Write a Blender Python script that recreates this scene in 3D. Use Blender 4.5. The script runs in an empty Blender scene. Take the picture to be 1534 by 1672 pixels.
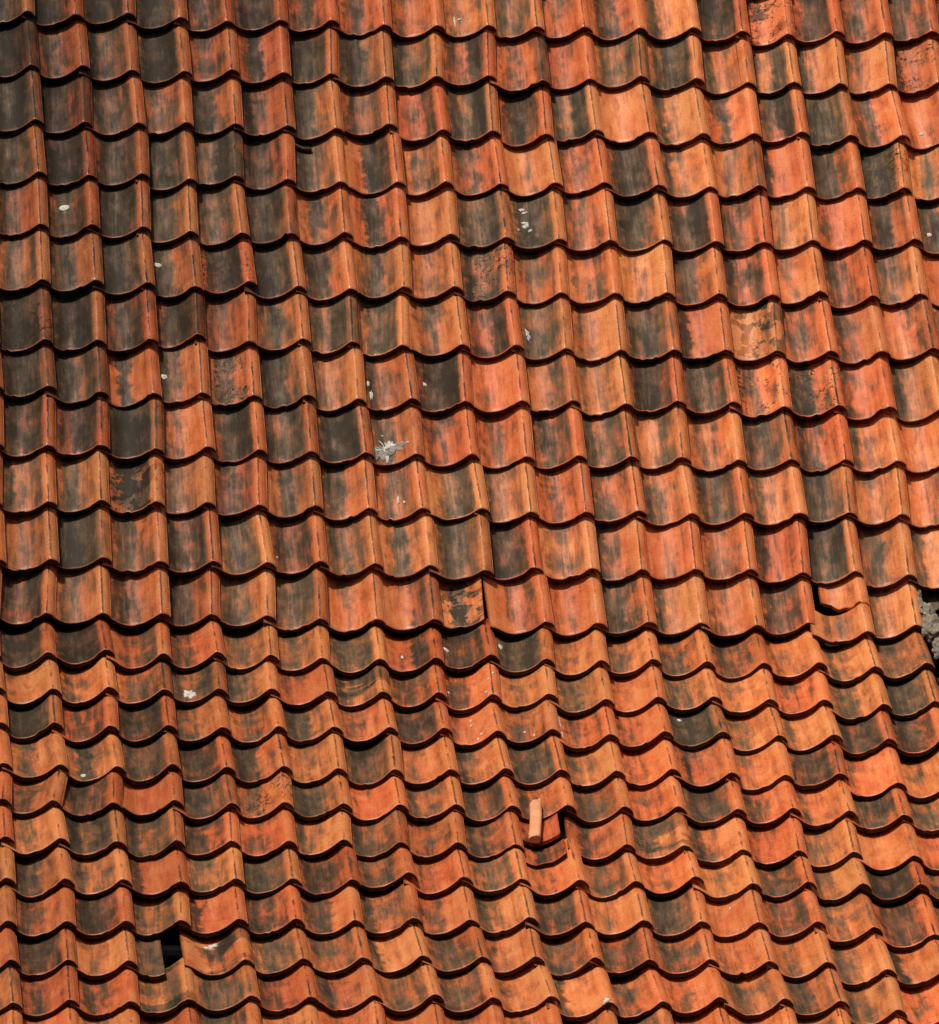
import bpy, bmesh, math, random
from mathutils import Vector, Matrix, noise

scene = bpy.context.scene
R = math.radians

# ------------------------------------------------------------------ camera
YAW, PITCH, DIST, FPX = 0.0862244, 0.167155, 35.26543, 15687.94
SHX, SHY = -0.046466, 0.391913
P_UP, P_LOW, G_UP, G_LOW, BREAK = 0.9236863, 0.6203635, 0.3078929, 0.2874493, 11.9
W = 0.2                                   # cover width of a pantile
H = 0.062                                 # depth of its wave
fwd = Vector((math.sin(YAW)*math.cos(PITCH), math.cos(YAW)*math.cos(PITCH), math.sin(PITCH)))
right = Vector((math.cos(YAW), -math.sin(YAW), 0))
upv = right.cross(fwd)
cam = bpy.data.objects.new('camera', bpy.data.cameras.new('camera'))
scene.collection.objects.link(cam)
cam.matrix_world = Matrix.Translation(-fwd*DIST + right*SHX + upv*SHY) @ Matrix((right, upv, -fwd)).transposed().to_4x4()
cam.data.sensor_fit = 'HORIZONTAL'
cam.data.sensor_width = 36
cam.data.lens = FPX/1534*36
cam.data.clip_start = 1
cam.data.clip_end = 500
scene.camera = cam

# ------------------------------------------------------------------ light
SUN_DIR = Vector((-0.28, -0.30, 0.88)).normalized()      # towards the sun
SUN_STRENGTH, SUN_ANGLE, SKY_STRENGTH, EXPOSURE = 3.5, 4.0, 0.05, 0.0
world = bpy.data.worlds.new('World'); scene.world = world; world.use_nodes = True
nt = world.node_tree
sky = nt.nodes.new('ShaderNodeTexSky'); sky.sky_type = 'NISHITA'; sky.sun_disc = False
sky.sun_elevation = math.asin(SUN_DIR.z)
sky.sun_rotation = math.atan2(SUN_DIR.x, SUN_DIR.y)
sky.dust_density = 5.0; sky.air_density = .6; sky.ozone_density = .2
bg = nt.nodes['Background']; nt.links.new(sky.outputs[0], bg.inputs[0]); bg.inputs[1].default_value = SKY_STRENGTH
sun = bpy.data.objects.new('sun', bpy.data.lights.new('sun', 'SUN')); scene.collection.objects.link(sun)
sun.data.energy = SUN_STRENGTH; sun.data.angle = R(SUN_ANGLE); sun.data.color = (1.0, 0.90, 0.76)
sun.rotation_euler = SUN_DIR.to_track_quat('Z', 'Y').to_euler()
sun.location = (-6, -5, 12)
scene.view_settings.view_transform = 'Standard'
scene.view_settings.look = 'None'
scene.view_settings.exposure = EXPOSURE
scene.view_settings.gamma = 1

# ------------------------------------------------------------------ roof surface
def surf(i, j):
    """point of the tail-crest grid: column i, row j (rows count downwards)"""
    s = j - BREAK
    if s < 0: d = s*G_UP; p = P_UP
    else: d = s*G_LOW; p = P_LOW
    return Vector(((i-8)*W, -math.cos(p)*d, -math.sin(p)*d))

def slope_dir(j):                       # unit vector up the slope
    p = P_UP if j < BREAK else P_LOW
    return Vector((0, math.cos(p), math.sin(p)))

JIT = [
    (1,0,[-11,-22,-15,-12,-27,-18,-18,-9,0,1,-9,-20,-2,11,4,-15,-19,-27,-41],[-39,-26,-39,-15,-6,-12,-17,2,0,-6,4,-5,0,-10,3,16,-8,-6,-19]),
    (2,0,[0,-2,-10,-7,-21,-18,-31,-17,-20,-15,-3,-17,-14,2,6,-15,-32,-38,-41],[-24,-26,-6,0,-13,-4,-9,11,2,-11,12,-4,-21,-12,0,-1,-2,-8,-20]),
    (3,0,[10,-1,8,-9,-15,-13,-23,-17,-11,-16,-10,-12,-4,3,5,-6,-16,-13],[-9,0,1,-4,-9,0,10,-18,6,8,27,-3,2,7,-2,-18,-1,-10]),
    (4,0,[16,9,12,-3,-23,-25,-22,0,-15,-2,9,0,11,10,1,-8,-12,-33],[-10,0,-6,14,-12,8,10,8,10,4,6,-10,6,8,3,-2,-3,-8]),
    (5,0,[17,14,8,-10,-13,-25,-18,-3,-9,2,5,3,14,12,1,-13,-11,-18],[-17,-15,-9,11,13,8,6,22,3,16,17,23,11,13,15,-4,-9,-17]),
    (6,0,[18,20,16,1,5,-7,-8,-4,-10,-8,-4,3,3,2,7,-8,-9,-21],[-7,-8,1,14,-12,8,10,-2,-3,16,18,13,8,10,12,-13,7,-12]),
    (7,0,[21,22,18,0,-7,-2,-15,-25,1,4,-4,4,7,3,2,6,4,-1],[23,15,10,-18,12,-3,13,19,10,12,22,24,22,14,20,15,17,-11]),
    (8,0,[29,26,24,6,1,4,-7,-4,-4,10,2,5,3,12,6,11,1],[-29,0,6,-5,4,3,16,11,23,12,7,23,5,1,23,15,28]),
    (9,0,[21,21,24,15,9,3,10,-3,4,11,7,4,-2,10,9,15,12],[-7,-11,1,-10,-1,5,1,7,9,11,7,13,8,14,10,2,8]),
    (10,0,[17,12,16,5,-2,7,7,6,28,10,16,13,12,14,19,6,3],[-9,-20,-17,-18,-9,-10,-1,-5,-9,3,2,-8,4,-3,-4,-15,-12]),
    (11,0,[20,11,21,17,19,13,17,21,24,10,20,4,5,8,6,0,0],[-11,-22,-10,-10,-11,-15,-9,-4,15,5,1,0,-7,-8,2,-2,10]),
    (12,0,[-2,4,22,4,8,0,10,22,17,32,28,12,8,13,8,17,4],[-34,-38,-39,-39,-37,-13,-19,-25,-36,-12,-8,-19,-24,-15,-36,28,-28]),
    (13,0,[-7,5,11,10,3,-10,2,5,9,11,9,0,-1,5,10,15,8],[2,-28,0,-15,-1,8,12,6,-29,-6,13,-7,2,11,5,24,-6]),
    (14,0,[2,5,3,3,-9,-3,-6,-2,-7,-2,3,-6,-3,1,0,11,3],[-2,-17,-4,-14,-19,-6,-6,-12,7,-8,25,0,-1,8,12,45,11]),
    (15,0,[0,-2,7,0,2,3,1,-4,-10,-12,-6,-6,2,4,4,1],[-15,4,-2,2,-13,-18,-14,-5,-1,-15,22,-7,-8,6,5,33]),
    (16,0,[9,11,7,0,4,-1,0,-1,-6,-4,-7,-6,5,-3,-6,-3],[20,24,19,23,13,22,22,21,16,11,10,0,19,32,18,79]),
    (17,-1,[-2,-25,-12,5,4,-7,1,0,1,0,-4,-1,-10,1,-2,-3,-9],[-1,8,12,-12,16,2,6,10,-4,0,0,-5,-6,8,3,21,44]),
    (18,-1,[-1,-7,-6,-2,-9,-7,-16,-14,-13,-10,-17,-18,-14,-12,-12,-18,-6],[-8,5,19,14,5,4,0,4,4,-1,67,3,-2,30,25,34,56]),
    (19,-1,[-2,-1,0,0,-7,-9,-2,-2,-10,-8,-6,-11,0,1,-4,-11,-9],[8,21,16,25,-2,-11,-7,-61,-29,-30,-16,-12,-44,-8,-22,-17,-13]),
    (20,-1,[-7,-5,-2,-10,-11,-14,-9,-7,-10,-2,-9,-8,-6,-5,-2,-7,0],[41,36,27,19,10,5,1,-13,-8,-31,-4,-17,-13,-13,-17,18,58]),
    (21,-1,[-4,-10,-3,-4,-4,-4,2,7,13,-3,1,-11,-1,3,4,7],[29,25,29,30,8,-5,-14,-27,-27,-31,-27,-18,-27,-18,-14,30]),
    (22,-1,[-6,-13,-7,-10,4,6,24,30,29,28,22,9,5,29,20,11],[39,18,23,10,-20,-20,-37,-33,-33,-41,2,-10,-40,-36,-27,33]),
]
OFF = {}
for j, s, dx, ds in JIT:
    for k, (a, b) in enumerate(zip(dx, ds)): OFF[(j, s+k)] = (a*.001, b*.001)
random.seed(11)
def offset(i, j):
    if (j, i) in OFF: return OFF[(j, i)]
    jj = min(max(j, 1), 22)
    cols = [c for (r, c) in OFF if r == jj]
    c = min(max(i, min(cols)), max(cols))
    a, b = OFF[(jj, c)]
    rr = random.Random(i*131+j*17)
    return (a + rr.uniform(-.005, .005), b + rr.uniform(-.008, .008))

# ------------------------------------------------------------------ soot codes: four digits a tile (left, trough, right, roll), 0 clean .. 9 black
CODES = {
1: "7752 8862 8873 8863 5754 8874 5653 5642 6432 5432 6552 4441 6531 7321 8874 3321 4774 6542 6653",
2: "9987 6633 8543 9993 3542 5831 8863 8842 8653 6584 4537 4331 6665 6771 7443 7361 7411 6411 6321",
3: "8886 8756 7653 5542 8742 9533 8742 6442 4463 8694 6852 7581 2112 7311 5721 7683 7775 6621 3221",
4: "7753 8885 6653 7864 6598 7742 8642 2871 2452 6643 3331 5432 7862 7421 3335 7311 8863 7872 2531",
5: "7532 7764 8874 7653 6552 8875 3632 3843 3321 7684 7862 6431 8862 6693 6543 4321 5311 6742 7753",
6: "4542 6633 8864 7733 5883 9972 7742 5731 3442 8552 4542 4452 2311 7742 7462 2411 6543 5531 2231",
7: "8876 7783 6674 4788 6542 6742 7577 3672 5621 6571 6653 5311 7764 8321 2164 5542 6421 2245 5542",
8: "8875 7555 2722 8533 4632 8753 6421 6433 7793 3211 3454 4342 7763 7663 5521 7733 6423 7431 5532",
9: "7673 6686 9986 6522 6783 7564 8995 5633 6531 4431 5762 8565 3354 4421 7655 7532 6432 2211 5532",
10: "7342 4632 5781 4532 5642 2632 7642 4552 3562 5321 4533 6542 7431 6654 6321 7754 4432 3342 5532",
11: "3442 8984 5542 8573 5762 7551 7542 3631 6653 8763 3331 7421 2321 4431 7432 8783 5521 7321 5532",
12: "7572 5532 7432 7641 6541 5665 2311 2264 3741 2432 3221 7753 6311 5321 7663 3221 5411 8776 5532",
13: "8884 8885 4452 7521 4542 4533 7672 3373 7763 8784 4311 5421 6642 6644 4321 6421 6544 7764 5532",
14: "4311 6421 3557 7574 7642 4311 7465 6652 6522 3421 6632 3211 7542 4323 4431 6521 9864 7764 5532",
15: "8884 4552 8673 6522 4542 8732 4421 7762 4211 5641 5532 4311 8875 4423 5311 7673 8742 6532 5532",
16: "4521 4832 7552 7762 8732 3321 6752 3311 7421 7774 5321 4411 6432 4311 6664 5311 2421 5532",
17: "4622 7653 2211 7766 4521 8752 3321 6431 7662 7531 6542 4431 7763 6421 5321 6664 6642 5532",
18: "3421 8472 8462 7641 3431 6311 7655 4531 7642 6532 6421 5543 7421 5321 5433 2212 4432 5532",
19: "8631 7442 7211 5531 7762 7654 6542 3311 5542 4411 4642 4321 3321 6652 5511 9874 7532 5532",
20: "6422 7752 6462 7211 7642 6621 7354 4411 7421 7662 3321 7752 2211 5552 5434 6662 5532",
21: "7764 3422 8873 2563 4653 6554 7211 5754 6311 6642 6553 6542 4321 4522 6421 8211 5532",
22: "4533 7532 7574 6654 6532 7422 5652 7652 5211 7211 6532 3411 5433 6642 5521 3411 5532",
23: "3311 4421 3421 7653 3211 4322 3311 4432 3321 6432 7753 4321 3321 4331 5421 3311 5532",
}
def code(i, j):
    row = CODES[min(max(j, 1), 23)].split()
    if j in CODES and 0 <= i < len(row): c = row[i]
    else:
        rr = random.Random(i*77+j*901)
        c = rr.choice(row)
        if i == -1: c = c[:3]+{17: '1', 18: '2', 19: '2', 20: '3', 21: '2', 22: '4'}.get(j, '2')
    k = .07*max(0, 1-j/13)*max(0, 1-i/8)          # vignette of the upper-left corner painted in as extra soot
    return [min(1, int(x)/9+k) for x in c]

# fx: (black lichen blotch, flaked coat, sideways smear, dark line along the crest)
FX = {}
def fx(j, i, **k): FX.setdefault((j, i), {}).update(k)
for j, i in [(8,4),(17,4),(8,14),(8,15),(6,4),(1,15),(6,9),(7,0),(10,2),(2,18),(4,17)]: fx(j, i, blotch=1)
for j, i in [(10,2),(12,8),(7,14),(1,15)]: fx(j, i, flake=1)
for j, i in [(21,3),(22,2),(18,11),(14,6)]: fx(j, i, smear=1)

# ------------------------------------------------------------------ materials
class NT:
    def __init__(self, name):
        self.m = bpy.data.materials.new(name); self.m.use_nodes = True
        self.t = self.m.node_tree; self.b = self.t.nodes['Principled BSDF']
    def n(self, typ, **kw):
        x = self.t.nodes.new('ShaderNode'+typ)
        for k, v in kw.items(): setattr(x, k, v)
        return x
    def link(self, a, b): self.t.links.new(a, b)
    def put(self, sock, v):
        if hasattr(v, 'is_output') or isinstance(v, bpy.types.NodeSocket): self.link(v, sock)
        else: sock.default_value = v
    def math(self, op, a, b=0.0, c=None, clamp=False):
        x = self.n('Math', operation=op, use_clamp=clamp)
        self.put(x.inputs[0], a); self.put(x.inputs[1], b)
        if c is not None: self.put(x.inputs[2], c)
        return x.outputs[0]
    def step(self, v, lo, hi, a=0.0, b=1.0):
        x = self.n('MapRange', interpolation_type='SMOOTHSTEP')
        self.put(x.inputs['Value'], v); self.put(x.inputs['From Min'], lo); self.put(x.inputs['From Max'], hi)
        self.put(x.inputs['To Min'], a); self.put(x.inputs['To Max'], b)
        return x.outputs[0]
    def noise(self, vec, scale=1.0, detail=3.0, rough=.55, dist=0.0, color=False):
        x = self.n('TexNoise'); self.put(x.inputs['Vector'], vec)
        x.inputs['Scale'].default_value = scale; x.inputs['Detail'].default_value = detail
        x.inputs['Roughness'].default_value = rough; x.inputs['Distortion'].default_value = dist
        return x.outputs['Color' if color else 'Fac']
    def mix(self, f, a, b, blend='MIX'):
        x = self.n('Mix', data_type='RGBA', blend_type=blend)
        self.put(x.inputs[0], f); self.put(x.inputs[6], a); self.put(x.inputs[7], b)
        return x.outputs[2]
    def mixf(self, f, a, b):
        x = self.n('Mix', data_type='FLOAT')
        self.put(x.inputs[0], f); self.put(x.inputs[2], a); self.put(x.inputs[3], b)
        return x.outputs[0]
    def vec(self, x, y, z):
        v = self.n('CombineXYZ')
        for s, q in zip(v.inputs, (x, y, z)): self.put(s, q)
        return v.outputs[0]
    def ramp(self, f, stops):
        r = self.n('ValToRGB'); e = r.color_ramp.elements
        while len(e) < len(stops): e.new(.5)
        for k, (p, c) in enumerate(stops): e[k].position = p; e[k].color = (*c, 1)
        self.put(r.inputs[0], f)
        return r.outputs[0]

def clay_material():
    k = NT('sooty_fired_clay')
    at = k.n('Attribute', attribute_name='tuv'); sp = k.n('SeparateXYZ'); k.link(at.outputs['Vector'], sp.inputs[0])
    u, v, seed = sp.outputs
    so = k.n('Attribute', attribute_name='soot'); sc = k.n('SeparateColor'); k.link(so.outputs['Color'], sc.inputs[0])
    L, M, RR = sc.outputs; C = so.outputs['Alpha']
    fxa = k.n('Attribute', attribute_name='fx'); fs = k.n('SeparateColor'); k.link(fxa.outputs['Color'], fs.inputs[0])
    blotch, flake, smear = fs.outputs; crack = fxa.outputs['Alpha']
    ta = k.n('Attribute', attribute_name='tone'); ts = k.n('SeparateColor'); k.link(ta.outputs['Color'], ts.inputs[0])
    tone, hue, pale_amt = ts.outputs
    V = lambda a, b: k.vec(k.math('MULTIPLY', u, a), k.math('MULTIPLY', v, b), seed)
    patch = k.math('SUBTRACT', k.noise(V(3.2, 2.6), 1, 4, .6, .3), .5)
    warp = k.math('SUBTRACT', k.noise(V(2.2, 3.5), 1.7, 3, .55), .5)
    streak = k.math('SUBTRACT', k.math('ADD', k.math('MULTIPLY', k.noise(V(15, 1.2), 1, 3, .65, .5), .6), k.math('MULTIPLY', k.noise(V(6, .7), 1.1, 2, .5, .6), .55)), .57)
    edgy = k.math('SUBTRACT', k.noise(V(9, 9), 1, 5, .7), .5)
    fine = k.math('SUBTRACT', k.noise(V(42, 60), 1, 3, .65), .5)
    up = k.math('ADD', u, k.math('MULTIPLY', warp, .34))
    up = k.math('ADD', up, k.math('MULTIPLY', edgy, .10))
    s = k.mixf(k.step(up, .33, .45), L, M)
    s = k.mixf(k.step(up, .57, .72), s, RR)
    s = k.mixf(k.step(k.math('ADD', u, k.math('MULTIPLY', edgy, .08)), .86, .97), s, k.math('MULTIPLY', C, .85))
    s = k.math('MULTIPLY_ADD', s, .97, .022)
    crest_glint = k.math('MAXIMUM', k.math('MULTIPLY', k.step(u, .90, .945), k.step(u, 1.0, .985)), k.math('MULTIPLY', k.step(u, 1.03, 1.055), k.step(u, 1.15, 1.12)))  # painted highlight: pale strips on either side of the roll crest
    s = k.math('SUBTRACT', s, k.math('MULTIPLY', crest_glint, k.step(k.math('ADD', streak, patch), -.15, .15, .0, k.math('MULTIPLY_ADD', pale_amt, .34, .06))))
    # far left strip beside the neighbour's roll is often washed clean
    s = k.math('SUBTRACT', s, k.math('MULTIPLY', k.step(up, .30, .17), k.math('MULTIPLY', k.step(patch, -.14, .06), .42)))
    s = k.math('ADD', s, k.math('MULTIPLY', patch, 1.05))
    s = k.math('ADD', s, k.math('MULTIPLY', streak, 1.15))
    s = k.math('ADD', s, k.math('MULTIPLY', edgy, .27))
    s = k.math('ADD', s, k.math('MULTIPLY', fine, .34))
    blob = k.step(k.noise(V(6.5, 2.4), 1, 4, .6, .3), .46, .57, -.065, .065)
    s = k.math('ADD', s, blob)
    s = k.math('ADD', k.math('MULTIPLY', s, .72), k.step(s, .2, .88, 0, .27))
    # smear running across the tile
    sm = k.noise(V(.7, 1.7), 1.2, 4, .6, .3)
    s = k.math('ADD', s, k.math('MULTIPLY', smear, k.step(sm, .44, .54, -.26, .22)))
    # flaked coat with sharp edges
    fl = k.noise(V(2.3, 2.6), 1.2, 5, .6, .5)
    s = k.math('ADD', s, k.math('MULTIPLY', flake, k.step(fl, .49, .515, -.28, .24)))
    # black lichen specks
    bl = k.math('MULTIPLY', k.step(k.noise(V(16, 17), 1, 4, .7, .8), .53, .60), k.step(k.noise(V(2.0, 1.4), 1.3, 2), .42, .56))
    s = k.math('ADD', s, k.math('MULTIPLY', k.math('MULTIPLY', blotch, bl), .85))
    # scattered pale chips and dark pits on every tile
    s = k.math('ADD', s, k.step(k.noise(V(26, 30), 1, 2, .5), .69, .74, 0, .45))
    s = k.math('SUBTRACT', s, k.step(k.noise(k.vec(k.math('MULTIPLY', u, 22), k.math('MULTIPLY', v, 19), k.math('ADD', seed, 7.3)), 1, 3, .6), .70, .76, 0, .5))
    # dark line in the crease of the roll
    cw = k.math('ADD', u, k.math('MULTIPLY', edgy, .055))
    cl = k.math('MULTIPLY', k.step(k.math('ABSOLUTE', k.math('SUBTRACT', cw, 1.018)), k.math('MULTIPLY_ADD', edgy, .05, .022), .005),
                k.step(k.math('ADD', k.noise(V(1.2, 2.1), 1.3, 2, .6), k.math('MULTIPLY', crack, .30)), .60, .72))
    s = k.math('ADD', s, k.math('MULTIPLY', cl, k.math('MULTIPLY_ADD', fine, .9, .55)))
    # thin paler line along the tail lip
    lip = k.math('MULTIPLY', k.step(k.math('ADD', v, k.math('MULTIPLY', edgy, .045)), .030, .008), k.step(v, -.03, -.008))
    s = k.math('MAXIMUM', k.math('MINIMUM', s, 1.0), 0.0)
    s = k.math('MULTIPLY', s, k.math('SUBTRACT', 1.0, k.math('MULTIPLY', lip, k.math('ADD', .45, k.math('MULTIPLY', pale_amt, .40)))))
    # shade under the lip, painted as near black on the tail end face
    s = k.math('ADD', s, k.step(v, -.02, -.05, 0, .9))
    s = k.math('MAXIMUM', k.math('MINIMUM', s, 1.0), 0.0)
    clay = k.ramp(s, [(0, (.72, .215, .068)), (.17, (.62, .146, .041)), (.36, (.45, .108, .032)), (.54, (.22, .072, .028)),
                      (.72, (.105, .054, .026)), (1, (.038, .0275, .0180))])
    grey = k.ramp(s, [(0, (.76, .27, .100)), (.17, (.60, .168, .056)), (.36, (.38, .118, .045)), (.54, (.22, .094, .045)),
                      (.72, (.125, .078, .044)), (1, (.049, .036, .025))])
    lich = k.step(k.math('ADD', k.noise(V(2.1, 1.8), 1.1, 3), k.math('MULTIPLY', hue, .3)), .52, .74)
    col = k.mix(lich, clay, grey)
    hsv = k.n('HueSaturation'); k.put(hsv.inputs['Color'], col)
    hsv.inputs['Saturation'].default_value = 1.0
    k.put(hsv.inputs['Hue'], k.math('ADD', .4955, k.math('MULTIPLY', hue, .011)))
    k.put(hsv.inputs['Value'], k.math('ADD', tone, k.math('MULTIPLY', fine, 1.0)))
    k.link(hsv.outputs[0], k.b.inputs['Base Color'])
    k.put(k.b.inputs['Roughness'], k.math('ADD', k.math('SUBTRACT', k.math('MULTIPLY_ADD', s, .18, .36), k.math('MULTIPLY', crest_glint, .10)), k.math('MULTIPLY', k.math('ADD', patch, fine), .40)))
    k.put(k.b.inputs['Specular IOR Level'], k.math('MULTIPLY_ADD', s, -.36, .46))
    bp = k.n('Bump'); bp.inputs['Distance'].default_value = .0022; bp.inputs['Strength'].default_value = .55
    hgt = k.math('ADD', k.math('MULTIPLY', fine, .9), k.math('ADD', k.math('MULTIPLY', edgy, .7), k.math('MULTIPLY', streak, .8)))
    hgt = k.math('SUBTRACT', hgt, k.math('MULTIPLY', cl, .7))
    k.put(bp.inputs['Height'], hgt); k.link(bp.outputs[0], k.b.inputs['Normal'])
    return k.m

def plain(name, c1, c2, scale=20, rough=.85, bump=.3, dist=.003, stretch=(1, 1, 1)):
    k = NT(name); tc = k.n('TexCoord'); mp = k.n('Mapping'); mp.inputs['Scale'].default_value = stretch
    k.link(tc.outputs['Object'], mp.inputs[0])
    f = k.noise(mp.outputs[0], scale, 6, .65)
    k.link(k.ramp(f, [(.3, c1), (.7, c2)]), k.b.inputs['Base Color'])
    k.b.inputs['Roughness'].default_value = rough
    bp = k.n('Bump'); bp.inputs['Distance'].default_value = dist; bp.inputs['Strength'].default_value = bump
    k.put(bp.inputs['Height'], f); k.link(bp.outputs[0], k.b.inputs['Normal'])
    return k.m

CLAY = clay_material()
FRESH = plain('fresh_broken_clay', (.60, .24, .11), (.78, .38, .20), 30)
LIME = plain('bird_lime', (.28, .28, .25), (.74, .74, .69), 70, .8)
FILM = plain('dried_lime_film', (.10, .085, .07), (.34, .33, .30), 75, .8)
LICHEN = plain('pale_lichen', (.30, .36, .28), (.66, .70, .60), 90, .9)
WOOD = plain('dark_batten_wood', (.12, .10, .08), (.30, .25, .20), 14, .9, .4, .003, (.2, 4, 4))
BOARD = plain('black_underlay', (.006, .006, .006), (.014, .013, .012), 8, .95)
MORTAR = plain('crumbling_lime_mortar', (.07, .058, .043), (.36, .31, .24), 34, .95, .9, .008)
BARK = plain('twig_bark', (.03, .014, .010), (.12, .05, .03), 60, .9)

def tag(o, label=None, cat=None, group=None, kind=None):
    if label: o['label'] = label
    if cat: o['category'] = cat
    if group: o['group'] = group
    if kind: o['kind'] = kind
    return o

# ------------------------------------------------------------------ the tile
PROF = [(-.02,.66),(.03,.60),(.08,.53),(.13,.44),(.18,.33),(.23,.215),(.28,.12),(.33,.05),(.38,.012),(.44,0),(.50,.018),(.56,.058),(.62,.12),(.68,.205),
        (.74,.32),(.80,.46),(.86,.63),(.91,.785),(.955,.92),(.985,.985),(1.005,1.0),(1.03,.985),(1.06,.965),(1.10,.90),(1.135,.80),(1.16,.70),(1.175,.62)]
def prof(u):
    if u <= PROF[0][0]: return PROF[0][1]
    for (a, x), (b, y) in zip(PROF, PROF[1:]):
        if u <= b: return x+(y-x)*(u-a)/(b-a)
    return PROF[-1][1]
TK, RISE = .0165, .0300
UCOLS = [a for a, _ in PROF]
VROWS = [0.0, .06, .2, .4, .6, .8, 1.0, 1.27]

def frame(i, j, spin=0.0, slip=0.0, lift=0.0):
    """matrix of a tile: origin at its tail crest, X across, Y up the slope, Z off the roof"""
    dx, ds = offset(i, j); dx0, ds0 = offset(i, j-1)
    base = surf(i, j); up = slope_dir(j-.02)
    if j < 1 or j > 22: up = slope_dir(j)
    prev = surf(i, j-1)
    ydir = (prev-base).normalized()
    if abs(j-1-BREAK) < 1 and j-1 < BREAK and j > BREAK: ydir = (prev-base).normalized()
    g = (prev-base).length
    o = base + Vector((dx, 0, 0)) - up*(ds+slip)
    rr = random.Random(i*7+j*1009)
    ang = -.55*(dx0-dx)/g + rr.gauss(0, .008) + spin
    z = Vector((1, 0, 0)).cross(ydir)
    m = Matrix((Vector((1, 0, 0)), ydir, z)).transposed().to_4x4()
    tilt = Matrix.Rotation(rr.gauss(0, .010), 4, 'X') @ Matrix.Rotation(rr.gauss(0, .012), 4, 'Y')
    return Matrix.Translation(o + z*(lift+rr.uniform(0, .002))) @ m @ Matrix.Rotation(ang, 4, 'Z') @ tilt, g

class Tile:
    """height field of one tile with its own warp"""
    def __init__(self, i, j, g):
        rr = random.Random(i*331+j*7919)
        self.g = g; self.seed = rr.uniform(0, 400)
        self.hs = rr.gauss(1, .045); self.tw = rr.gauss(0, .010); self.bow = rr.gauss(0, .004); self.ws = rr.gauss(1.0, .008)
        self.lip = rr.uniform(0, 99)
        self.chips = [(rr.uniform(.32, .92), rr.uniform(.03, .08), rr.uniform(.003, .010)) for _ in range(rr.choice((0, 0, 1, 1, 2, 3)))]
    def p(self, u, v, dz=0.0):
        x = (u-1)*W*self.ws
        n1 = noise.noise(Vector((u*2.2, v*1.8, self.seed)))*.0034
        z = H*self.hs*(prof(u)-1) - RISE*v + self.tw*(u-.5)*(v-.5)*.5 + self.bow*(v-.5)**2 + n1
        y = v*self.g
        if v < .1:
            y += (noise.noise(Vector((u*7, 3.1, self.lip)))*.0022 + noise.noise(Vector((u*1.5, 9.1, self.lip)))*.0055)*(1-v*10)
            for cu, cw, cd in self.chips: y += cd*max(0, 1-abs(u-cu)/cw)**.5*(1-v*10)
        return Vector((x, y, z+dz))

def tile_mesh(bm, T, u0=-.02, u1=1.175, v0=None, v1=1.27, code4=(.5,)*4, fxs=None, tone=(1, .5, .5), mat=None, u1f=None):
    """append a (possibly broken) tile to bm.  v0(u) = lower broken edge, u1f(v) = right broken edge"""
    lt = bm.verts.layers.float_vector['tuv']; ls = bm.verts.layers.float_color['soot']; lf = bm.verts.layers.float_color['fx']; lo = bm.verts.layers.float_color['tone']
    us = [u for u in UCOLS if u0-1e-6 <= u <= u1+1e-6]
    if us[-1] < u1-1e-4: us.append(u1)
    if us[0] > u0+1e-4: us.insert(0, u0)
    if u1f: # more columns near the break
        us = [u0+(u1-u0)*k/18 for k in range(19)]
    def mk(u, v, dz, y=0, uv=None):
        q = T.p(u, v, dz); q.y += y
        b = bm.verts.new(mat @ q)
        b[lt] = Vector((u, v if uv is None else uv, T.seed)); b[ls] = code4
        f = fxs or {}
        b[lf] = (f.get('blotch', 0), f.get('flake', 0), f.get('smear', 0), f.get('crack', .5)); b[lo] = (*tone, 1)
        return b
    vr = lambda u: [((v0(u) if v0 else 0.0) + (v1-(v0(u) if v0 else 0.0))*t/VROWS[-1]) for t in VROWS]
    def uu(u, v): return u if not u1f else u0+(min(u1f(v), u1)-u0)*(u-u0)/(u1-u0)
    top = []; bot = []; rim = []; rimb = []
    for u in us:
        cv = vr(u)
        top.append([mk(uu(u, v), v, 0) for v in cv])
        bot.append([mk(uu(u, v), v, -TK) for v in (cv[0], cv[3], cv[-1])])
        ue = uu(u, cv[0])
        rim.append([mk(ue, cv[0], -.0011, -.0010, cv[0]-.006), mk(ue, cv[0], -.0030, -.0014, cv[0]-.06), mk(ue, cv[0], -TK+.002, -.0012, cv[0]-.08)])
    F = bm.faces.new
    for a in range(len(us)-1):
        for r in range(len(VROWS)-1):
            F((top[a][r], top[a+1][r], top[a+1][r+1], top[a][r+1])).smooth = True
        for r in range(2):
            F((bot[a][r+1], bot[a+1][r+1], bot[a+1][r], bot[a][r])).smooth = True
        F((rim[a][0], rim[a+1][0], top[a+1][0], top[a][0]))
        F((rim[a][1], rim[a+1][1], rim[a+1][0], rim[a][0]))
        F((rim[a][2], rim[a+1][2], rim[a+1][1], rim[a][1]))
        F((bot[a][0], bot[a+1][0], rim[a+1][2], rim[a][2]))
        F((top[a][-1], top[a+1][-1], bot[a+1][-1], bot[a][-1]))
    for a, fl in ((0, 0), (len(us)-1, 1)):          # side walls
        loop = top[a] + bot[a][::-1] + [rim[a][2], rim[a][1], rim[a][0]]
        if fl == 0: loop = loop[::-1]
        F(loop)

def new_bm():
    bm = bmesh.new(); L = bm.verts.layers
    L.float_vector.new('tuv'); L.float_color.new('soot'); L.float_color.new('fx'); L.float_color.new('tone')
    return bm

def link(name, bm, mat, parent=None, mw=None):
    me = bpy.data.meshes.new(name); bm.normal_update(); bm.to_mesh(me); bm.free()
    me.materials.append(mat)
    o = bpy.data.objects.new(name, me); scene.collection.objects.link(o)
    if parent: o.parent = parent
    if mw is not None: o.matrix_world = mw
    return o

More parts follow.
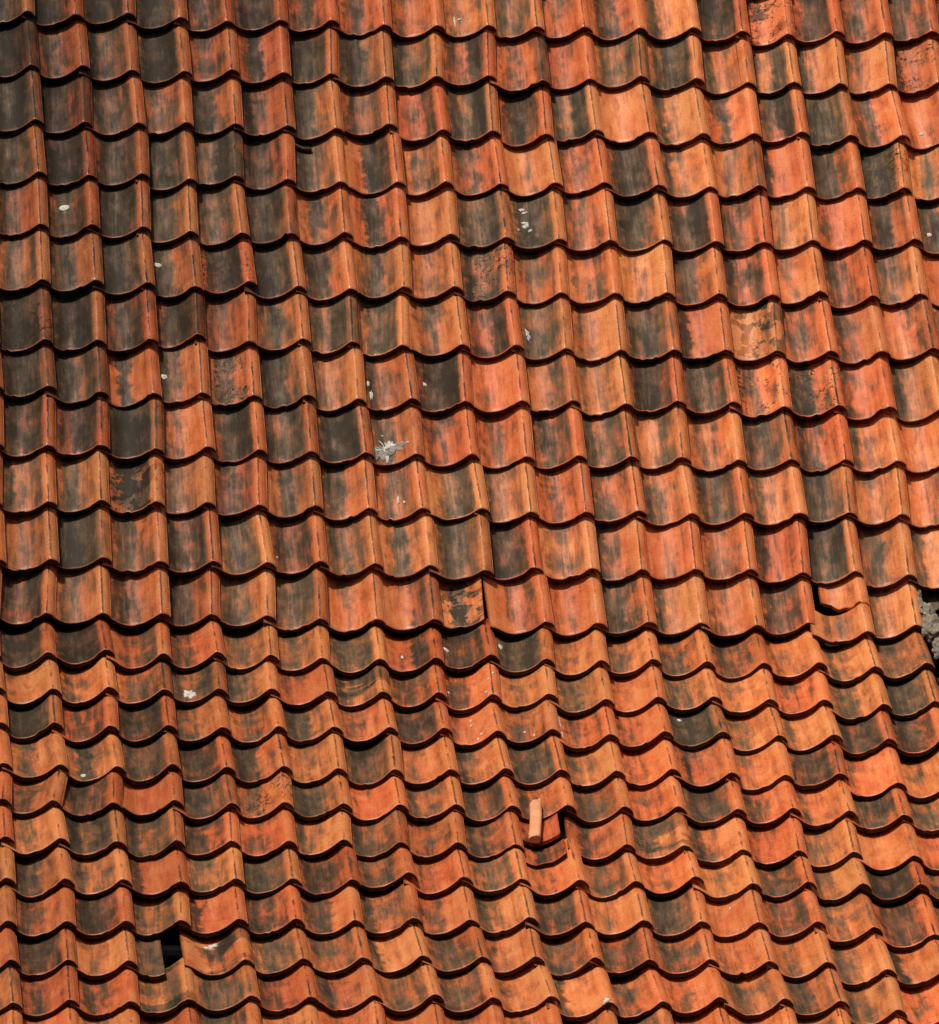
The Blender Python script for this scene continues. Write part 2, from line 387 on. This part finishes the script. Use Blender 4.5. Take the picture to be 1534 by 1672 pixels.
def tone_of(i, j):
    rr = random.Random(i*53+j*2221)
    t = .77 + .018*i + rr.gauss(0, .07) - .34*max(0, 1-j/14)*max(0, 1-i/9)            # random tile tone, plus vignette darkening to left and upper left painted in
    return (min(max(t, .42), 1.25), rr.random(), rr.random())
def fx_of(i, j):
    f = dict(FX.get((j, i), {})); f['crack'] = random.Random(i*5+j*313).random()
    return f

# ------------------------------------------------------------------ labels
ORD = ['first','second','third','fourth','fifth','sixth','seventh','eighth','ninth','tenth','eleventh','twelfth','thirteenth','fourteenth','fifteenth',
       'sixteenth','seventeenth','eighteenth','nineteenth','twentieth','twenty-first','twenty-second','twenty-third']
def look(i, j):
    L, M, Q, C = [x*9 for x in code(i, j)]
    m = (L+M+Q)/3
    t = 'bright orange' if m < 2.4 else 'orange' if m < 3.7 else 'stained orange' if m < 4.9 else 'brown sooty' if m < 6.4 else 'dark sooty' if m < 7.9 else 'blackened'
    if C >= 6: w = 'with dark roll'
    elif L-Q >= 4: w = 'with dark left side'
    elif M-max(L, Q) >= 2: w = 'with dark middle'
    elif min(L, Q)-M >= 2: w = 'with orange middle'
    elif Q-L >= 3: w = 'with darker right side'
    elif C <= 1.5 and m > 4: w = 'with bright roll'
    else: w = ''
    return t, w
def place(i, j):
    n = i if j < 17 else i+1
    return '%s from left in %s row from top' % (ORD[n], ORD[j-1])
def label_of(i, j):
    t, w = look(i, j)
    return ' '.join(('%s pantile %s, %s' % (t, w, place(i, j))).replace(' ,', ',').split())

GROUP = 'clay pantiles of the roof'
SPECIAL = {(12,8),(12,15),(18,9),(21,2),(17,0),(12,17),(13,17)}
NEEDED = {(1,9),(13,8),(13,9),(13,7),(14,8),(15,8),(15,9),(14,3),(16,1),(15,12),(15,10),(17,9),(17,4),(15,2),(1,15)}
tiles = {}
stuff = new_bm()
for j in range(0, 25):
    for i in range(-3, 21):
        if (j, i) in SPECIAL: continue
        M, g = frame(i, j)
        T = Tile(i, j, g)
        hi = {2:18,3:18,4:18,5:18,6:18,7:18,8:17,9:17,10:17,11:16,12:16,13:16,19:15,20:15,21:15,22:15}.get(j, -1)
        own = (0 <= i <= hi) or (j, i) in NEEDED
        if not own:
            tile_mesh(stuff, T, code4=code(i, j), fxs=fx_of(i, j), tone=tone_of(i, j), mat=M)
            continue
        bm = new_bm()
        tile_mesh(bm, T, code4=code(i, j), fxs=fx_of(i, j), tone=tone_of(i, j), mat=Matrix.Identity(4))
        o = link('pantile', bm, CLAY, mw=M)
        tag(o, label_of(i, j), 'roof tile', GROUP)
        tiles[(j, i)] = (o, T)
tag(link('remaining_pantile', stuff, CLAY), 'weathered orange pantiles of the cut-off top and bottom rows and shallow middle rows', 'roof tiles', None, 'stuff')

def rough(seed, amp=.02, f=9):
    return lambda u: amp*noise.noise(Vector((u*f, seed, 4.2))) + amp*.5*noise.noise(Vector((u*f*3, seed, 8.8)))
def broken(name, i, j, label, cat='broken tile', spin=0, slip=0, lift=0, tone=None, c4=None, **kw):
    M, g = frame(i, j, spin, slip, lift)
    T = Tile(i, j, g); bm = new_bm()
    tile_mesh(bm, T, code4=c4 or code(i, j), fxs=fx_of(i, j), tone=tone or tone_of(i, j), mat=Matrix.Identity(4), **kw)
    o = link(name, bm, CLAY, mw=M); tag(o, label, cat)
    tiles[(j, i, name)] = (o, T)
    return o, T

r1, r2, r3, r4 = rough(1.7), rough(5.1), rough(9.9), rough(14.2)
# roll broken away: flaked tile with a slit on its right
broken('broken_pantile', 8, 12, 'tile with flaked dark patch and its right roll broken off beside a slit', u1=.955, u1f=lambda v: .955+.4*r1(v))
# tile cracked across, its lower half slid down
broken('broken_pantile', 15, 12, 'upper half of a cracked orange tile above a dark hole near right edge', slip=-.03, lift=.008,
       v0=lambda u: .465+.20*max(0, (1.05-u))/.65-.05*max(0,math.sin((u-.5)*7))+r2(u)*2.4, u0=.30, c4=(.22,.24,.2,.25), tone=(1.08,.6,.6))
broken('slipped_pantile_half', 15, 12, 'lower half of a cracked tile slipped below the dark hole near right edge', slip=.0, lift=.001, v1=.535, c4=(.26,.42,.3,.18), tone=(1.0,.7,.6))
# tile in the lower middle broken in two, roll lying loose on it
broken('broken_pantile', 9, 18, 'upper stub of the broken tile beneath the loose clay strip', slip=-.13, lift=.008, u0=.15, v1=.80, u1=.88, u1f=lambda v: .88+.4*r3(v), v0=lambda u: .16+r3(u)*.6, c4=(.5,.35,.15,.1))
broken('slipped_pantile_half', 9, 18, 'roll-less lower piece of the broken tile below the loose clay strip', slip=-.020, lift=-.003, u0=.05, u1=.93, u1f=lambda v: .93+.4*r4(v), v1=.46, c4=(.2,.72,.45,.25))
# tile with its right half gone, leaving a hole
broken('broken_pantile', 2, 21, 'dark tile missing its right half beside the black hole at lower left', u1=.66, u1f=lambda v: .66+.35*r1(v+3), c4=(.7,.72,.72,.5))
# twisted tile
broken('twisted_pantile', 0, 17, 'orange tile twisted askew under a gap at the left edge of the roof', 'roof tile', spin=-.05, lift=.003)
# tile behind the crumbling mortar
broken('broken_pantile', 17, 12, 'dark stub of a tile behind crumbling mortar at the right edge', slip=-.05, v0=lambda u: .45+r2(u+5)*1.5, c4=(.85,.8,.7,.5))

# loose strip of roll lying in the trough
def strip():
    M, g = frame(9, 18)
    bm = bmesh.new(); rings = []
    n, m, Ln = 14, 12, .295
    for a in range(m+1):
        t = a/m; ring = []
        wob = noise.noise(Vector((t*3.1, .3, 2.2)))*.004
        for b in range(n):
            th = 2*math.pi*b/n
            hw = .0215*(1+.10*noise.noise(Vector((t*4, b*.7, 5))))
            if a in (0, m): hw *= .93
            x = hw*math.copysign(abs(math.cos(th))**.45, math.cos(th)) + wob
            z = .010*math.copysign(abs(math.sin(th))**.6, math.sin(th)) + (.012*(1-abs(x-.007)/.03) if math.sin(th) > 0 else 0)
            z += .0025*noise.noise(Vector((x*70, t*9, 1.0)))
            ring.append(bm.verts.new((x, (t-.5)*Ln + .006*noise.noise(Vector((b*.9, a, 3))), z)))
        rings.append(ring)
    for a in range(m):
        for b in range(n):
            bm.faces.new((rings[a][b], rings[a][(b+1) % n], rings[a+1][(b+1) % n], rings[a+1][b])).smooth = True
    bm.faces.new(rings[0][::-1]); bm.faces.new(rings[-1])
    o = link('loose_tile_strip', bm, FRESH)
    o.matrix_world = M @ Matrix.Translation((-.107, .298, -.044)) @ Matrix.Rotation(R(-2), 4, 'X') @ Matrix.Rotation(R(-4), 4, 'Z')
    tag(o, 'pale strip broken from a tile roll, lying upright in the trough at lower middle', 'tile fragment')
strip()

# ------------------------------------------------------------------ droppings, lichen
def splat(j, i, u, v, ru, rv, mat, name, label, seed=0, rag=.25, arms=0):
    key = (j, i)
    if key not in tiles: return
    o, T = tiles[key]; bm = bmesh.new(); n = 26; rr = random.Random(seed*17+i+j*31)
    ph = [rr.uniform(0, 6.28) for _ in range(4)]
    ctr = bm.verts.new(T.p(u, v, .0042)); inner = []; outer = []; low = []
    for a in range(n):
        th = 2*math.pi*a/n
        k = 1+rag*(.5*math.sin(2*th+ph[0])+.35*math.sin(5*th+ph[1])+.3*math.sin(9*th+ph[2]))
        if arms: k *= .55+.75*max(0, math.sin(arms*th/2+ph[3]))**3 + .25*rr.random()
        c, s = math.cos(th)*ru*k, math.sin(th)*rv*k
        inner.append(bm.verts.new(T.p(u+c*.7, v+s*.7, .0036))); outer.append(bm.verts.new(T.p(u+c, v+s, .0016))); low.append(bm.verts.new(T.p(u+c*1.03, v+s*1.03, -.002)))
    for a in range(n):
        b = (a+1) % n
        bm.faces.new((ctr, inner[a], inner[b])).smooth = True
        bm.faces.new((inner[a], outer[a], outer[b], inner[b])).smooth = True
        bm.faces.new((outer[a], low[a], low[b], outer[b]))
    c = link(name, bm, mat, parent=o)
    if label: c['label'] = label
LS = 'pale oval lichen spot'
splat(5, 1, .52, .60, .098, .060, LICHEN, 'lichen_spot', LS, 1, .08)
splat(6, 3, .36, .66, .075, .048, LICHEN, 'lichen_spot', LS, 2, .10)
splat(8, 3, .34, .50, .065, .050, LICHEN, 'lichen_spot', LS, 3, .12)
splat(16, 1, .44, .16, .050, .055, LICHEN, 'lichen_spot', LS, 4, .15)
BD = 'white bird dropping'
def drop(*a, **k): splat(*a, LIME, 'bird_dropping', BD, **k)
splat(9, 7, .36, .19, .16, .15, FILM, 'dropping_film', 'thin grey film of dried dropping', seed=4, rag=.8)
splat(9, 7, .68, .30, .10, .11, FILM, 'dropping_film', 'thin grey film of dried dropping', seed=14, rag=.8)
def ribbons(j, i, lines):
    o, T = tiles[(j, i)]; bm = bmesh.new()
    for q, (pts, w) in enumerate(lines):
        fine = []
        for (a, b) in zip(pts, pts[1:]):
            for t in range(6): fine.append(Vector((a[0]+(b[0]-a[0])*t/6, a[1]+(b[1]-a[1])*t/6)))
        fine.append(Vector(pts[-1])); n = len(fine); rows = []
        for k, p in enumerate(fine):
            d = (fine[min(k+1, n-1)]-fine[max(k-1, 0)]); d = Vector((d.x*W, d.y*T.g)).normalized(); nn = Vector((-d.y/W, d.x/T.g))
            ww = w*W*(.55+.9*abs(noise.noise(Vector((k*.8, q*3.3, 1.7)))))*(1-.55*abs(2*k/(n-1)-1)**3)
            p = p + Vector((noise.noise(Vector((k*.6, q*5.1, .3)))*.014, noise.noise(Vector((k*.7, q*2.1, 7.3)))*.012))
            l, r = p+nn*ww, p-nn*ww
            rows.append([bm.verts.new(T.p(l.x, l.y, .0005)), bm.verts.new(T.p(p.x, p.y, .0042)), bm.verts.new(T.p(r.x, r.y, .0005))])
        for a, b in zip(rows, rows[1:]):
            for k in (0, 1): bm.faces.new((a[k], b[k], b[k+1], a[k+1])).smooth = True
    bmesh.ops.recalc_face_normals(bm, faces=bm.faces)
    c = link('bird_dropping', bm, LIME, parent=o); c['label'] = 'spattered white bird dropping with runs'
rs = random.Random(8); lines = [([(.45,.30),(.47,.18),(.50,.04)], .050), ([(.18,.27),(.30,.29),(.45,.30)], .045), ([(.45,.30),(.52,.38),(.56,.47)], .050), ([(.46,.32),(.60,.38),(.68,.36)], .050), ([(.52,.38),(.62,.44)], .045)]
for q in range(13):
    th = q*.483+rs.uniform(-.15, .15); ln = rs.uniform(.07, .21); c0 = (.47+.05*math.cos(th), .30+.04*math.sin(th))
    lines.append(([c0, (c0[0]+ln*.55*math.cos(th), c0[1]+ln*.45*math.sin(th)), (c0[0]+ln*1.05*math.cos(th+.2), c0[1]+ln*.85*math.sin(th+.2))], rs.uniform(.012, .024)))
ribbons(9, 7, lines)
drop(9, 7, .86, .30, .04, .015, seed=9)
drop(9, 7, .90, .27, .03, .012, seed=9)
drop(9, 7, .44, .58, .024, .022, seed=9)
drop(10, 7, .62, .35, .022, .07, seed=10)
drop(10, 7, .72, .27, .02, .03, seed=11)
drop(10, 7, .20, .12, .03, .04, seed=12)
drop(1, 9, .40, .32, .022, .12, seed=13); drop(1, 9, .50, .38, .05, .02, seed=14); drop(1, 9, .66, .36, .015, .015, seed=15)
for k, (u, v, a, b) in enumerate([(.40,.80,.05,.035),(.45,.74,.05,.03),(.44,.52,.055,.035),(.42,.44,.05,.03),(.30,.36,.035,.02),(.52,.36,.035,.03),(.47,.47,.05,.03)]):
    drop(5, 10, u, v, a, b, seed=20+k, rag=.5)
drop(3, 18, .50, .30, .035, .04, seed=30, rag=.4); drop(5, 18, .40, .40, .04, .05, seed=31, rag=.5)
drop(8, 7, .26, .50, .035, .05, seed=32, rag=.4); drop(8, 7, .29, .28, .03, .10, seed=33, rag=.5); drop(8, 8, .30, .53, .03, .05, seed=34, rag=.6)
drop(13, 8, .28, .55, .045, .07, seed=35, rag=.4); drop(13, 9, .22, .72, .05, .07, seed=36, rag=.4); drop(13, 7, .45, .50, .03, .05, seed=37, rag=.4)
for k, (j, i, u, v) in enumerate([(14,8,.25,.45),(14,8,.96,.55),(14,8,.9,.2),(15,8,.62,.78),(15,8,.61,.60),(15,8,.68,.10),(15,8,.75,.2),(15,9,.55,.30),(15,9,.70,.12),(17,9,.60,.60),(14,8,1.06,.75)]):
    drop(j, i, u, v, .022, .035, seed=50+k)
drop(14, 3, .50, .25, .09, .16, seed=70, rag=.5)
drop(15, 10, .16, .75, .02, .22, seed=71, rag=.5); drop(15, 10, .18, .3, .02, .08, seed=72, rag=.5)
drop(15, 12, .40, .86, .04, .04, seed=73); drop(21, 3, .52, .86, .10, .07, seed=74, rag=.6); drop(22, 9, .98, .05, .07, .05, seed=75, rag=.5)
drop(20, 12, .62, .80, .02, .04, seed=76); drop(11, 5, .25, .28, .016, .025, seed=77)
drop(7, 10, .34, .45, .05, .08, seed=78, rag=.7); drop(21, 2, .3, .15, .06, .06, seed=79)

# ------------------------------------------------------------------ twig
def twig():
    o, T = tiles[(4, 6)]
    bm = bmesh.new(); rings = []
    pts = [T.p(u, v, .010) for u, v in ((.04, .95), (.2, .885), (.36, .862), (.54, .845))]
    for k, p in enumerate(pts):
        r = .0120*(1-.08*k) + .001*math.sin(k*5)
        rings.append([bm.verts.new(p + Vector((0, math.cos(t*.785)*r, math.sin(t*.785)*r))) for t in range(8)])
    for a, b in zip(rings, rings[1:]):
        for t in range(8): bm.faces.new((a[t], a[(t+1) % 8], b[(t+1) % 8], b[t])).smooth = True
    bm.faces.new(rings[0]); bm.faces.new(rings[-1][::-1])
    bmesh.ops.recalc_face_normals(bm, faces=bm.faces)
    t = link('twig', bm, BARK, mw=o.matrix_world.copy())
    tag(t, 'short dark twig poking out from under a tile near the upper left', 'twig')
twig()

# ------------------------------------------------------------------ mortar at the right edge
def lump(bm, c, r, seed, sq=(1, 1, 1)):
    g = bmesh.ops.create_icosphere(bm, subdivisions=4, radius=1)
    for v in g['verts']:
        d = v.co.copy()
        k = 1+.38*noise.noise(d*1.3+Vector((seed, 0, 0)))+.22*noise.noise(d*3.4+Vector((0, seed, 0)))+.12*noise.noise(d*8+Vector((0, 0, seed)))
        v.co = Vector((d.x*sq[0], d.y*sq[1], d.z*sq[2]))*r*k + c
    for f in {f for v in g['verts'] for f in v.link_faces}: f.smooth = False
M17, g17 = frame(17, 13)
root = bpy.data.objects.new('mortar_patch', None); scene.collection.objects.link(root); root.matrix_world = M17
tag(root, 'crumbling grey mortar lumps filling a gap at the right edge of the roof', 'mortar')
for k, (x, y, z, r, sq) in enumerate([(-.150,.40,-.010,.045,(.6,1.7,.6)),(-.135,.30,-.015,.055,(.8,1.5,.7)),(-.085,.27,-.02,.065,(1,1.2,.7)),(-.105,.18,-.03,.060,(.8,1.3,.7)),(-.04,.22,-.025,.065,(1,1.1,.7)),
                                      (-.065,.10,-.04,.055,(.9,1.2,.7)),(-.172,.47,.0,.030,(.5,2.6,.6)),(-.045,.02,-.05,.045,(.8,1,.7)),(0.0,.13,-.03,.06,(1,1,.8)),(.03,.28,-.02,.07,(1,1,.8)),(-.165,.56,.006,.020,(.5,2.4,.5)),(.0,.36,-.02,.05,(1.2,.8,.7))]):
    bm = bmesh.new(); lump(bm, Vector((x, y, z)), r, 3.3*k+1, sq)
    link('mortar_lump', bm, MORTAR, parent=root)

# ------------------------------------------------------------------ roof frame under the tiles
froot = bpy.data.objects.new('roof_frame', None); scene.collection.objects.link(froot)
tag(froot, 'dark wooden roof battens and underlay seen through the gaps between tiles', 'roof frame', None, 'thing')
def box_on(i0, i1, jc, y, z, hy, hz):
    a = surf(i0, jc); b = surf(i1, jc); up = slope_dir(jc); n = Vector((1, 0, 0)).cross(up)
    bm = bmesh.new(); vs = []
    for p in (a, b):
        for sy, sz in ((-1, -1), (1, -1), (1, 1), (-1, 1)): vs.append(bm.verts.new(p+up*(y+sy*hy)+n*(z+sz*hz)))
    for f in ((0,1,2,3),(7,6,5,4),(0,4,5,1),(1,5,6,2),(2,6,7,3),(3,7,4,0)): bm.faces.new([vs[q] for q in f])
    bmesh.ops.recalc_face_normals(bm, faces=bm.faces)
    bmesh.ops.bevel(bm, geom=bm.edges[:], offset=.003, segments=1, affect='EDGES')
    return bm
for j in range(0, 25):
    link('batten', box_on(-3.5, 20.5, j, .30 if j < 12 else .285, -.130, .018, .014), WOOD, parent=froot)
bm = bmesh.new()
prof_pts = [surf(0, -1.3), surf(0, BREAK), surf(0, 25)]
def inward(k): 
    n1 = Vector((1, 0, 0)).cross(slope_dir(0)); n2 = Vector((1, 0, 0)).cross(slope_dir(20))
    return [n1, (n1+n2).normalized(), n2][k]
rows = []
for d in (-.20, -.225):
    rows.append([[bm.verts.new(Vector((x, 0, 0))+Vector((0, p.y, p.z))+inward(k)*d) for x in (-2.4, 2.6)] for k, p in enumerate(prof_pts)])
for k in range(2):
    bm.faces.new((rows[0][k+1][0], rows[0][k+1][1], rows[0][k][1], rows[0][k][0]))
    bm.faces.new((rows[1][k][0], rows[1][k][1], rows[1][k+1][1], rows[1][k+1][0]))
    for s in (0, 1): bm.faces.new((rows[0][k][s], rows[0][k+1][s], rows[1][k+1][s], rows[1][k][s]))
for k in (0, 2): bm.faces.new((rows[0][k][0], rows[0][k][1], rows[1][k][1], rows[1][k][0]))
bmesh.ops.recalc_face_normals(bm, faces=bm.faces)
link('underlay_board', bm, BOARD, parent=froot)
for x in (-2.1, -1.4, -.7, 0, .7, 1.4, 2.1):
    for lo, hi in ((-1.2, BREAK), (BREAK, 24.9)):
        a, b = surf(0, lo), surf(0, hi); n = Vector((1, 0, 0)).cross(slope_dir(lo+.1)); bm = bmesh.new(); vs = []
        for p in (a, b):
            for sx, d in ((-.03, -.145), (.03, -.145), (.03, -.197), (-.03, -.197)): vs.append(bm.verts.new(Vector((x+sx, p.y, p.z))+n*d))
        for f in ((0,1,2,3),(7,6,5,4),(0,4,5,1),(1,5,6,2),(2,6,7,3),(3,7,4,0)): bm.faces.new([vs[q] for q in f])
        bmesh.ops.recalc_face_normals(bm, faces=bm.faces)
        link('rafter', bm, WOOD, parent=froot)
print('TILES', len([1 for o in scene.objects if o.name.split('.')[0] == 'pantile']))
